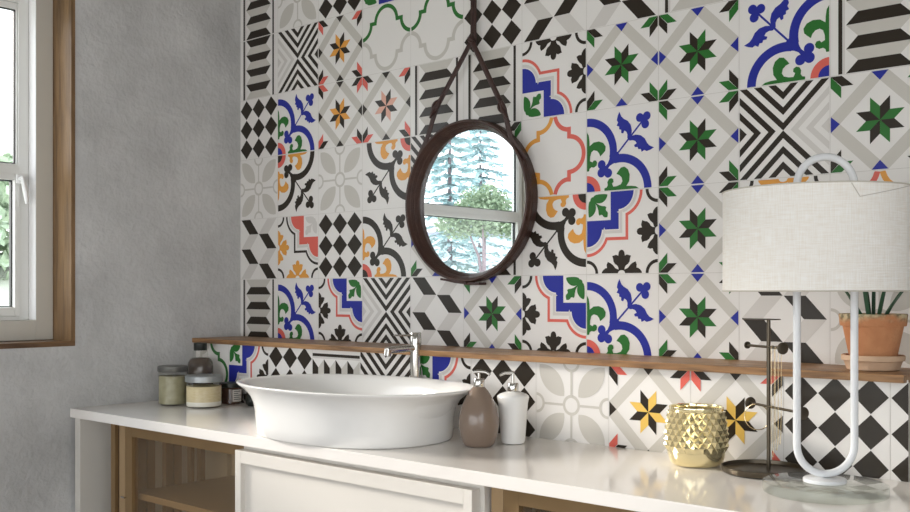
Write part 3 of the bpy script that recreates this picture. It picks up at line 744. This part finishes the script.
# ------------------------------------------------------------------ table lamp
LXc, LYc = 2.136, -.377
Lp = empty('table_lamp', (LXc, LYc, CZ), 'table lamp with a white hoop stem, clear disc foot and pale linen drum shade', 'lamp')
mb = MB(); mb.lathe([(.098, 0), (.1005, .0015), (.101, .004), (.101, .0145), (.1005, .017), (.098, .018)], LXc, LYc, CZ + .0005, 80); mb.build('foot', M['disc'], Lp)
mb = MB(); mb.lathe([(.034, .0), (.035, .001), (.035, .006), (.033, .0075)], LXc, LYc, CZ + .0188, 48); mb.build('collar', M['lampwhite'], Lp)
# hoop: stadium lying across the view
hw, r_t = .0485, .0064
zb, zt = CZ + .0265 + r_t, Z0 + .185
P = []
hd = Vector((cos(radians(41.5)), sin(radians(41.5)), 0))
ctr = Vector((LXc, LYc, 0)) + cam_r * .0015
for i in range(25): a = pi + pi * i / 24; P.append((hw * cos(a), zb + hw + hw * sin(a)))
for i in range(1, 12): P.append((hw, zb + hw + (zt - zb - 2 * hw) * i / 12))
for i in range(25): a = pi * i / 24; P.append((hw * cos(a), zt - hw + hw * sin(a)))
for i in range(1, 12): P.append((-hw, zt - hw - (zt - zb - 2 * hw) * i / 12))
mb = MB(); mb.tube([tuple(ctr + hd * u + Vector((0, 0, z))) for u, z in P], r_t, 16, closed=True); mb.build('hoop', M['lampwhite'], Lp)
# shade
SR = .1545; sz0, sz1 = Z0 - .0425, Z0 + .1275
SXc, SYc = Vector((LXc, LYc, 0)).xy + Vector((cam_r.x, cam_r.y)) * (-.0128)
NS = 96
me = bpy.data.meshes.new('shade')
vs, fs, uvs = [], [], []
for (rr, z) in ((SR, sz0), (SR, sz1), (SR - .0016, sz1), (SR - .0016, sz0)):
    for i in range(NS): vs.append((SR and rr * cos(2 * pi * i / NS), rr * sin(2 * pi * i / NS), z - CZ))
for j in range(4):
    for i in range(NS): fs.append((j * NS + i, j * NS + (i + 1) % NS, ((j + 1) % 4) * NS + (i + 1) % NS, ((j + 1) % 4) * NS + i))
me.from_pydata(vs, [], fs); ul = me.uv_layers.new(name='UVMap')
for p in me.polygons:
    j, i = divmod(p.index, NS)
    zz = [(0, 1), (1, 1), (1, 0), (0, 0)][j]
    for li, (uu, vv) in zip(p.loop_indices, ((i, zz[0]), (i + 1, zz[0]), (i + 1, zz[1]), (i, zz[1]))): ul.data[li].uv = (uu / NS * 2, vv * .35)
    p.use_smooth = True
me.materials.append(M['linen']); me.set_sharp_from_angle(angle=radians(40))
sh = bpy.data.objects.new('shade', me); C.objects.link(sh); sh.parent = Lp; sh.location = (SXc - LXc, SYc - LYc, 0)
mb = MB()
for z in (sz0 + .001, sz1 - .001):
    mb = MB(); mb.tube([(SXc + (SR + .0004) * cos(2 * pi * i / 96), SYc + (SR + .0004) * sin(2 * pi * i / 96), z) for i in range(96)], .0012, 8, closed=True); mb.build('trim_ring', M['tape'], sh)
mb = MB()
for k in range(3):
    a = radians(41.5 + 60 + k * 120)
    mb.tube([(SXc, SYc, sz1 - .006), (SXc + (SR - .003) * cos(a), SYc + (SR - .003) * sin(a), sz1 - .004)], .0012, 8)
mb.build('spider', M['chrome'], sh)
# thin darker line running over the top front of the fabric
def onshade(da, z): a = atan2(-cam_f.y, -cam_f.x) + da; return (SXc + (SR + .0006) * cos(a), SYc + (SR + .0006) * sin(a), z)
pts = [onshade(-.02 + .085 * i / 6, sz1 - .003 - .021 * i / 6) for i in range(7)] + [onshade(.065 + .75 * i / 16, sz1 - .024 + .023 * i / 16) for i in range(1, 17)]
mb = MB(); mb.tube(pts, .0007, 6); mb.build('fabric_line', mat('fabric_line_beige', (206, 200, 190), .8), sh)

# ------------------------------------------------------------------ succulent
QX, QY = 2.1195, -.098; SZ = Z0 - .1915
mb = MB(); mb.lathe([(.048, 0), (.051, .001), (.0565, .016), (.0585, .0175), (.0615, .0185), (.0620, .0275), (.060, .0285), (.0572, .0275), (.0562, .019), (.05, .005), (.001, .0045)], QX, QY, SZ + .0005, 64, sx=.92, sy=.92)
tag(mb.build('pot_saucer', M['saucer'], loc=(QX, QY, SZ)), 'pale clay saucer on the wooden ledge under the potted succulent', 'saucer')
A_ = empty('potted_succulent', (QX, QY, SZ + .006), 'spiky green succulent in a weathered terracotta pot at the right end of the ledge', 'potted plant')
pz = SZ + .0055
mb = MB(); mb.lathe([(.040, 0), (.0425, .002), (.0590, .0775), (.0595, .0785), (.0632, .0785), (.0645, .080), (.0668, .1000), (.0655, .1015), (.0615, .1010), (.0600, .098), (.0585, .090)], QX, QY, pz, 64, cap1=False, sx=.92, sy=.92)
mb.build('pot', M['terra'], A_, loc=(QX, QY, pz))
mb = MB(); mb.lathe([(.0595, .090), (.05, .0935), (.03, .095), (.001, .0955)], QX, QY, pz, 40, cap0=True, sx=.92, sy=.92); mb.build('soil', M['soil'], A_)
def leaf(az, lean, ln, w, base, curl=.0):
    d = Vector((cos(az), sin(az), 0)); s_ = Vector((-sin(az), cos(az), 0)); R_ = []
    b0 = Vector((QX, QY, pz + .0925)) + d * base
    for i in range(11):
        t = i / 10; th = lean + curl * t
        p = b0 + d * (sin(lean) * ln * t + curl * ln * t * t * .5) + Vector((0, 0, cos(lean) * ln * t - abs(curl) * ln * t * t * .25))
        ww = w * .52 * (1 - t) ** .7 * (1 + .25 * sin(pi * min(1, t * 1.6))) + .0006; th_ = ww * .45
        nrm = d * cos(th) - Vector((0, 0, sin(th)))
        R_.append([tuple(p + s_ * ww * cos(a) + nrm * (th_ * sin(a) - (abs(cos(a)) ** 2) * -th_ * .6)) for a in [2 * pi * k / 10 for k in range(10)]])
    m_ = MB(); m_.rings(R_, 0, True, True, True); return m_
cr = atan2(cam_r.y, cam_r.x)
LV = [(cr + pi + .2, .56, .13, .0082, .020, .2), (cr + pi + .5, .2, .16, .0060, .012, .1), (cr + 2.4, .12, .17, .0055, .006, .05), (cr - .2, .13, .17, .0058, .012, .1), (cr + .6, .3, .16, .006, .018, .2),
      (cr, .5, .15, .0085, .02, .45), (cr - 1.4, .28, .12, .0060, .016, .2), (cr + 1.5, .3, .14, .006, .016, .2), (cr - 2.3, .36, .13, .006, .02, .2), (cr + 1.0, .08, .18, .0055, .003, .0), (cr - .8, .45, .13, .0075, .022, .35)]
for l in LV: leaf(*l).build('leaf', M['leaf'], A_)

# ------------------------------------------------------------------ round mirror
MX, MZ, MR = 1.0379, Z0 + .1999, .2158
MI = empty('wall_mirror', (MX, 0, MZ), 'round wall mirror in a deep brown leather frame hung from a strap', 'mirror')
def ylathe(mb, prof, cx, cz, n=96, cap0=False, cap1=False, mi=0):
    mb.rings([[(cx + r * cos(-2 * pi * i / n), y, cz + r * sin(-2 * pi * i / n)) for i in range(n)] for r, y in prof], mi, True, cap0, cap1)
mb = MB(); ylathe(mb, [(.1955, -.003), (.2145, -.003), (MR, -.006), (MR + .0005, -.024), (MR + .0015, -.026), (MR + .0015, -.033), (MR, -.035), (MR, -.0455), (.2145, -.0475), (.2090, -.0475), (.2075, -.046), (.2045, -.0385), (.2035, -.038), (.1995, -.027), (.1985, -.0265), (.1925, -.0145), (.1922, -.009), (.1955, -.003)], MX, MZ)
mb.build('frame', M['leather'], MI, sharp=25)
mb = MB(); ylathe(mb, [(.001, -.0095), (.1925, -.0095), (.1925, -.012), (.001, -.012)], MX, MZ); mb.build('glass', M['mirror'], MI, sharp=20)
def strap(pts, wd, th, name, mm='leather_d', n=10):
    m_ = MB(); P_ = [Vector(p) for p in pts]; R_ = []
    for i, p in enumerate(P_):
        t_ = (P_[min(i + 1, len(P_) - 1)] - P_[max(i - 1, 0)]).normalized(); nn = Vector((0, -1, 0)); nn = (nn - t_ * nn.dot(t_)).normalized(); s = t_.cross(nn)
        sec = [(-.5, -.3), (-.42, -.5), (.42, -.5), (.5, -.3), (.5, .3), (.42, .5), (-.42, .5), (-.5, .3)]
        R_.append([tuple(p + s * wd * a + nn * th * b) for a, b in sec])
    m_.rings(R_, 0, True, True, True); return m_.build(name, M[mm], MI)
# knot
KX, KZ = 1.056 - .006, Z0 + .628
KX = 1.0525
def ln(a, b, n=8, sag=0): return [tuple(Vector(a).lerp(Vector(b), i / n) + Vector((0, -sag * sin(pi * i / n), 0))) for i in range(n + 1)]
for sgn, kp, a_end, zlo_ in ((-1, (.9446, -.0500, Z0 + .4576), 127, 0), (1, (1.1800, -.0520, Z0 + .4270), 42, 0)):
    kp = Vector(kp); top = Vector((KX + sgn * .004, -.030 - .002 * sgn, KZ - .006)); ae = radians(a_end)
    end = Vector((MX + (MR + .004) * cos(ae), -.047, MZ + (MR + .004) * sin(ae)))
    ae2 = radians(a_end + (16 if sgn < 0 else -16)); end2 = Vector((MX + (MR + .0045) * cos(ae2), -.034, MZ + (MR + .0045) * sin(ae2)))
    strap(ln(top, kp, 10), .0145, .0045, 'hanging_strap')
    strap(ln(kp, end, 6)[:-1] + ln(end, end2, 4), .0145, .0045, 'hanging_strap')
    d_ = (top - kp).normalized(); s_ = d_.cross(Vector((0, -1, 0))).normalized(); c = kp + d_ * .004 + Vector((0, -.004, 0))
    m_ = MB(); m_.tube([tuple(c + s_ * .0085 * cos(2 * pi * i / 20) + d_ * (.017 * sin(2 * pi * i / 20)) + Vector((0, -.003 * cos(4 * pi * i / 20), 0))) for i in range(20)], .0042, 8, closed=True)
    m_.tube([tuple(c - d_ * .036), tuple(c - d_ * .012 + Vector((0, -.004, 0))), tuple(c + d_ * .012 + s_ * .003), tuple(c + d_ * .034)], [.003, .0058, .0058, .003], 8); m_.build('strap_knot', M['leather_d'], MI)
    strap(ln((KX + sgn * .0052, -.022, KZ - .01), (KX + sgn * .0052 + .002, -.022, Z0 + .90), 6), .0088, .0045, 'hanging_strap')
m_ = MB(); m_.tube([(KX - .008, -.031, KZ + .006), (KX, -.037, KZ + .001), (KX + .009, -.033, KZ - .006)], [.005, .0078, .005], 10); m_.tube([(KX + .006, -.030, KZ - .002), (KX + .010, -.031, KZ - .028)], [.005, .0045], 8); m_.build('top_knot', M['leather_d'], MI)
m_ = MB(); m_.tube([(KX + .002, -.002, Z0 + .895), (KX + .002, -.045, Z0 + .895)], .010, 20); m_.build('wall_peg', M['dark_metal'], MI)
m_ = MB(); m_.box(MX - .002, MX + .052, -.043, -.012, MZ - MR - .0085, MZ - MR - .0015, 0, .002)
m_.build('buckle', M['leather_d'], MI)
strap([(MX + .01, -.044, MZ - MR - .004), (MX - .03, -.046, MZ - MR + .0), (MX - .06, -.05, MZ - MR + .006), (MX - .075, -.054, MZ - MR + .008)], .006, .003, 'strap_end')

# ------------------------------------------------------------------ jars
def put_jar(name, x, y, label, cat, rim):
    return empty(name, (x, y, CZ), label, cat)
# tall herb jar
x, y, R1 = .110, -.3300, .0435
x, y, R1 = .1500, -.3600, .0425
r = put_jar('storage_jar', x, y, 'glass jar of greenish dried herbs with a flat grey lid, nearest the plaster wall', 'jar', 0)
mb = MB(); mb.lathe([(R1 * .9, 0), (R1, .004), (R1, .094), (R1 * .95, .1)], x, y, CZ + .0005, 48); mb.build('glass', M['jarglass'], r)
mb = MB(); mb.lathe([(R1 * .85, .004), (R1 - .0025, .007), (R1 - .0025, .088), (.001, .090)], x, y, CZ + .0005, 48); mb.build('contents', M['herb'], r)
mb = MB(); mb.lathe([(R1 + .001, .1008), (R1 + .0018, .102), (R1 + .0018, .116), (R1 - .001, .118)], x, y, CZ + .0005, 48); mb.build('lid', M['greylid_d'], r)
# sand jar in front
x, y, R1 = .2610, -.3250, .0525
r = put_jar('storage_jar', x, y, 'glass jar of layered pale bath sand with a ribbed grey screw lid, before the bottle', 'jar', 0)
mb = MB(); mb.lathe([(R1 * .93, 0), (R1, .004), (R1, .070), (R1 * .96, .074)], x, y, CZ + .0005, 56); mb.build('glass', M['jarglass'], r)
mb = MB(); mb.lathe([(R1 * .9, .003), (R1 - .002, .005), (R1 - .002, .017)], x, y, CZ + .0005, 56); mb.build('salt_layer', M['salt'], r)
mb = MB(); mb.lathe([(R1 - .002, .0172), (R1 - .002, .062), (.001, .064)], x, y, CZ + .0005, 56); mb.build('sand_layer', M['sand'], r)
NR = 120
mb = MB(); mb.rings([[(x + (rr + (.0009 if i % 2 else 0) * k) * cos(2 * pi * i / NR), y + (rr + (.0009 if i % 2 else 0) * k) * sin(2 * pi * i / NR), CZ + .0005 + z) for i in range(NR)] for rr, z, k in ((R1, .0745, 0), (R1 + .0015, .0755, 1), (R1 + .0015, .091, 1), (R1 - .002, .094, 0), (R1 - .006, .094, 0))], 0, True, True, True); mb.build('lid', M['greylid'], r)
# bottle
x, y = .1215, -.2425
r = put_jar('lotion_bottle', x, y, 'clear round-shouldered bottle of dark lotion with a black cap, behind the jars', 'bottle', 0)
mb = MB(); mb.lathe([(.036, 0), (.041, .004), (.0415, .085), (.041, .105), (.0385, .120), (.033, .131), (.026, .1375), (.0235, .141), (.0235, .156), (.020, .158)], x, y, CZ + .0005, 48); mb.build('glass', M['jarglass'], r)
mb = MB(); mb.lathe([(.033, .004), (.0385, .007), (.039, .104), (.0370, .119), (.032, .1295), (.025, .135), (.001, .1355)], x, y, CZ + .0005, 48); mb.build('contents', M['lotion'], r)
mb = MB(); mb.lathe([(.0198, .1585), (.0205, .1595), (.0205, .180), (.0190, .1815)], x, y, CZ + .0005, 40); mb.build('cap', M['blklid'], r)
# amber jar with label
x, y, R1 = .2440, -.2160, .0345
r = put_jar('cream_jar', x, y, 'small brown glass jar with a white label, right of the bath sand jar', 'jar', 0)
mb = MB(); mb.lathe([(R1 * .9, 0), (R1, .003), (R1, .046), (R1 * .92, .049)], x, y, CZ + .0005, 48); mb.build('glass', M['amber'], r)
mb = MB(); mb.lathe([(R1 - .001, .0495), (R1 + .0008, .0505), (R1 + .0008, .0625), (R1 - .001, .0635)], x, y, CZ + .0005, 48); mb.build('lid', M['blklid'], r)
ca = atan2(-cam_f.y, -cam_f.x)
mb = MB()
lab = [[(x + (R1 + .0005) * cos(ca + .35 + .95 * i / 12), y + (R1 + .0005) * sin(ca + .35 + .95 * i / 12), CZ + z) for i in range(13)] for z in (.008, .044)]
mb.rings(lab, 0, closed=False)
for k, (u0, u1) in enumerate(((.1, .8), (.1, .55), (.1, .9), (.1, .7), (.1, .85))):
    z = .038 - k * .006
    mb.rings([[(x + (R1 + .0008) * cos(ca + .35 + .95 * (u0 + (u1 - u0) * i / 8)), y + (R1 + .0008) * sin(ca + .35 + .95 * (u0 + (u1 - u0) * i / 8)), CZ + zz) for i in range(9)] for zz in (z, z + .0022)], 1, closed=False)
mb.build('label', [M['label'], M['ink']], r)
# dark jar peeping out behind the basin
x, y = .3520, -.2110
r = put_jar('cream_jar', x, y, 'little black pot half hidden behind the left rim of the basin', 'jar', 0)
mb = MB(); mb.lathe([(.018, 0), (.0235, .006), (.0255, .016), (.0235, .028), (.019, .033)], x, y, CZ + .0005, 40); mb.build('pot', M['blklid'], r)
mb = MB(); mb.lathe([(.0185, .0335), (.0195, .0342), (.0195, .042), (.018, .043)], x, y, CZ + .0005, 40); mb.build('lid', M['blklid'], r)

# ------------------------------------------------------------------ outside
mb = MB()
G = []
nx, ny = 40, 60
def gz(x, y): return .25 + 1.2 * max(0, min(1, (-x - 3.0) / 4.0)) ** 1.0 + .06 * noise.noise(Vector((x * .4, y * .4, 0)))
for i in range(nx + 1):
    for j in range(ny + 1):
        X_ = -.6 - 40 * (i / nx) ** 1.5; Y_ = -40 + 60 * j / ny; G.append((X_, Y_, gz(X_, Y_)))
mb.add(G, [(i * (ny + 1) + j, i * (ny + 1) + j + 1, (i + 1) * (ny + 1) + j + 1, (i + 1) * (ny + 1) + j) for i in range(nx) for j in range(ny)], 0, True)
tag(mb.build('ground', M['grass']), kind='structure')

def leafy(mb, centres, n, size, rn):
    """leaf blades scattered through blobs (x, y, z, rx, rz)"""
    tot = sum(c[3] ** 2 * c[4] for c in centres)
    for c in centres:
        for _ in range(int(n * c[3] ** 2 * c[4] / tot)):
            while True:
                v = Vector((rn.uniform(-1, 1), rn.uniform(-1, 1), rn.uniform(-1, 1)))
                if .2 < v.length < 1: break
            p = Vector((c[0] + v.x * c[3], c[1] + v.y * c[3], c[2] + v.z * c[4]))
            a = Vector((rn.uniform(-1, 1), rn.uniform(-1, 1), rn.uniform(-1, 1))).normalized(); b = a.orthogonal().normalized()
            s = size * rn.uniform(.6, 1.3)
            mb.add([p - a * s, p + b * s * .5, p + a * s, p - b * s * .5], [(0, 1, 2, 3)], 0)
def conifer(x, y, zb, h, rb, label, seed):
    rn = random.Random(seed); r = empty('conifer_tree', (x, y, zb), label, 'tree', 'conifers beyond the window')
    m_ = MB(); m_.tube([(x, y, zb), (x, y, zb + h * .97)], [.07, .015], 8); m_.build('trunk', M['bark'], r)
    m_ = MB(); L_ = int(h / .22)
    for k in range(L_):
        z = zb + h * (.06 + .93 * k / L_); rr = rb * (1 - k / L_) ** .85 * rn.uniform(.8, 1.1) + .05
        for b in range(32):
            az = rn.uniform(0, 2 * pi); d = Vector((cos(az), sin(az), 0)); L2 = rr * rn.uniform(.7, 1.1)
            for q in range(7):
                t = (q + .5) / 7; p = Vector((x, y, z - .22 * t * L2)) + d * L2 * t
                a = (d + Vector((rn.uniform(-.8, .8), rn.uniform(-.8, .8), rn.uniform(-.5, .2)))).normalized(); b_ = a.cross(Vector((rn.uniform(-.3, .3), rn.uniform(-.3, .3), 1))).normalized(); s = .14 * rn.uniform(.7, 1.3)
                m_.add([p - a * s * .5, p + b_ * s * .45, p + a * s, p - b_ * s * .45], [(0, 1, 2, 3)], 0)
    m_.build('foliage', M['con'], r)
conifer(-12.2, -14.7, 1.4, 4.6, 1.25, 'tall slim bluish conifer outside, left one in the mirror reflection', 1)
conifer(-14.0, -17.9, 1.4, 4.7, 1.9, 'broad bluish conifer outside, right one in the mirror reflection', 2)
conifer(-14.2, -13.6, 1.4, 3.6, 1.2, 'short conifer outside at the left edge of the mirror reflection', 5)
def broad(x, y, zb, th, blobs, n, label, seed, size=.07, stems=3):
    rn = random.Random(seed); r = empty('broadleaf_tree', (x, y, zb), label, 'tree', 'broadleaf trees outside')
    m_ = MB()
    for k in range(stems):
        a = rn.uniform(0, 6.28); m_.tube([(x + .03 * cos(a), y + .03 * sin(a), zb - .05), (x + .1 * cos(a), y + .1 * sin(a), zb + th * .5), (x + .35 * cos(a), y + .35 * sin(a), zb + th * 1.2)], [.036, .028, .012], 8)
    m_.build('trunk', M['bark'], r)
    m_ = MB(); leafy(m_, [(x + a, y + b, zb + c, d, e) for a, b, c, d, e in blobs], n, size, rn); m_.build('foliage', M['decid'], r)
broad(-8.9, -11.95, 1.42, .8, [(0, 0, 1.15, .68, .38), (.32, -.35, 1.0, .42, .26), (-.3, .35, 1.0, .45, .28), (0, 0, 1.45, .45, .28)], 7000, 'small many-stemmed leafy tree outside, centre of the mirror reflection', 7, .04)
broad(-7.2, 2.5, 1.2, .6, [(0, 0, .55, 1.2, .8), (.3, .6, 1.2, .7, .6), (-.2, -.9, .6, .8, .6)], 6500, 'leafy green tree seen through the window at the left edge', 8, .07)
# pale garden house far behind the trees
H = empty('garden_house', (-19, -21, 1.4), 'low pale building with a lilac roof edge far behind the trees, in the mirror', 'building')
d = Vector((.78, -.62, 0)).normalized()
def along(c, L_, w_, z0, z1, name, mm):
    n_ = Vector((-d.y, d.x, 0)); c = Vector(c)
    vs = [c + d * a * L_ / 2 + n_ * b * w_ / 2 + Vector((0, 0, z)) for z in (z0, z1) for a, b in ((-1, -1), (1, -1), (1, 1), (-1, 1))]
    m_ = MB(); m_.add(vs, [(3, 2, 1, 0), (4, 5, 6, 7), (0, 1, 5, 4), (1, 2, 6, 5), (2, 3, 7, 6), (3, 0, 4, 7)]); return m_.build(name, M[mm], H)
hc = (-18.2, -24.0, 0)
along(hc, 9, 2, 1.2, 3.0, 'wall', 'render'); along(hc, 9.3, 2.3, 3.0, 3.14, 'roof', 'coping')

# ------------------------------------------------------------------ light
wd = bpy.data.worlds.new('World'); bpy.context.scene.world = wd; wd.use_nodes = True
nt = wd.node_tree; bg = nt.nodes['Background']
tc = nt.nodes.new('ShaderNodeTexCoord'); sp = nt.nodes.new('ShaderNodeSeparateXYZ'); nt.links.new(tc.outputs['Generated'], sp.inputs[0])
rp = nt.nodes.new('ShaderNodeValToRGB'); e = rp.color_ramp.elements
e[0].position = .0; e[0].color = (.965, .98, 1.0, 1); e[1].position = .8; e[1].color = (.80, .90, 1.0, 1)
nt.links.new(sp.outputs[2], rp.inputs[0]); nt.links.new(rp.outputs[0], bg.inputs[0]); bg.inputs[1].default_value = 1.75

def sun(name, d, s, ang, c):
    l = bpy.data.lights.new(name, 'SUN'); l.energy = s; l.angle = radians(ang); l.color = c
    o = bpy.data.objects.new(name, l); C.objects.link(o); o.rotation_euler = Vector(d).to_track_quat('-Z', 'Y').to_euler(); return o
sun('sun', (1, .42, -.45), 1.8, 14, (1.0, .93, .84))
def area(name, loc, rot, sx, sy, e_, c):
    l = bpy.data.lights.new(name, 'AREA'); l.shape = 'RECTANGLE'; l.size = sx; l.size_y = sy; l.energy = e_; l.color = c
    l.cycles.is_portal = e_ == 0
    o = bpy.data.objects.new(name, l); C.objects.link(o); o.location = loc; o.rotation_euler = rot; return o
area('window_daylight', (-.26, (WY0 + WY1) / 2, (WZ0 + WZ1) / 2), (0, -pi / 2, 0), WZ1 - WZ0, WY1 - WY0, 0, (1, 1, 1))
area('added_side_window_light', (3.76, (RY0 + RY1) / 2, (RZ0 + RZ1) / 2), (0, pi / 2, 0), RZ1 - RZ0, RY1 - RY0, 0, (1, 1, 1))  # sky portal for the added right-wall window
area('added_front_window_light', ((FX0 + FX1) / 2, -3.760, (FZ0 + FZ1) / 2), (pi / 2, 0, 0), FX1 - FX0, FZ1 - FZ0, 0, (1, 1, 1))  # sky portal for the added window behind the camera

# ------------------------------------------------------------------ camera
cd = bpy.data.cameras.new('camera'); cam = bpy.data.objects.new('camera', cd); C.objects.link(cam)
cam.location = (2.79519, -2.06190, Z0 - .04385); cam.rotation_euler = (pi / 2, 0, pi / 2 - radians(48.4448))
cd.sensor_width = 36; cd.lens = 1005.578 / 910 * 36; cd.shift_y = 36.38 / 910; cd.clip_start = .02
sc = bpy.context.scene; sc.camera = cam
sc.view_settings.view_transform = 'Standard'; sc.view_settings.look = 'None'; sc.view_settings.gamma = 1; sc.view_settings.exposure = 1.37
sc.cycles.max_bounces = 10; sc.cycles.transparent_max_bounces = 16
sc.cycles.caustics_refractive = False
sc.cycles.use_denoising = True
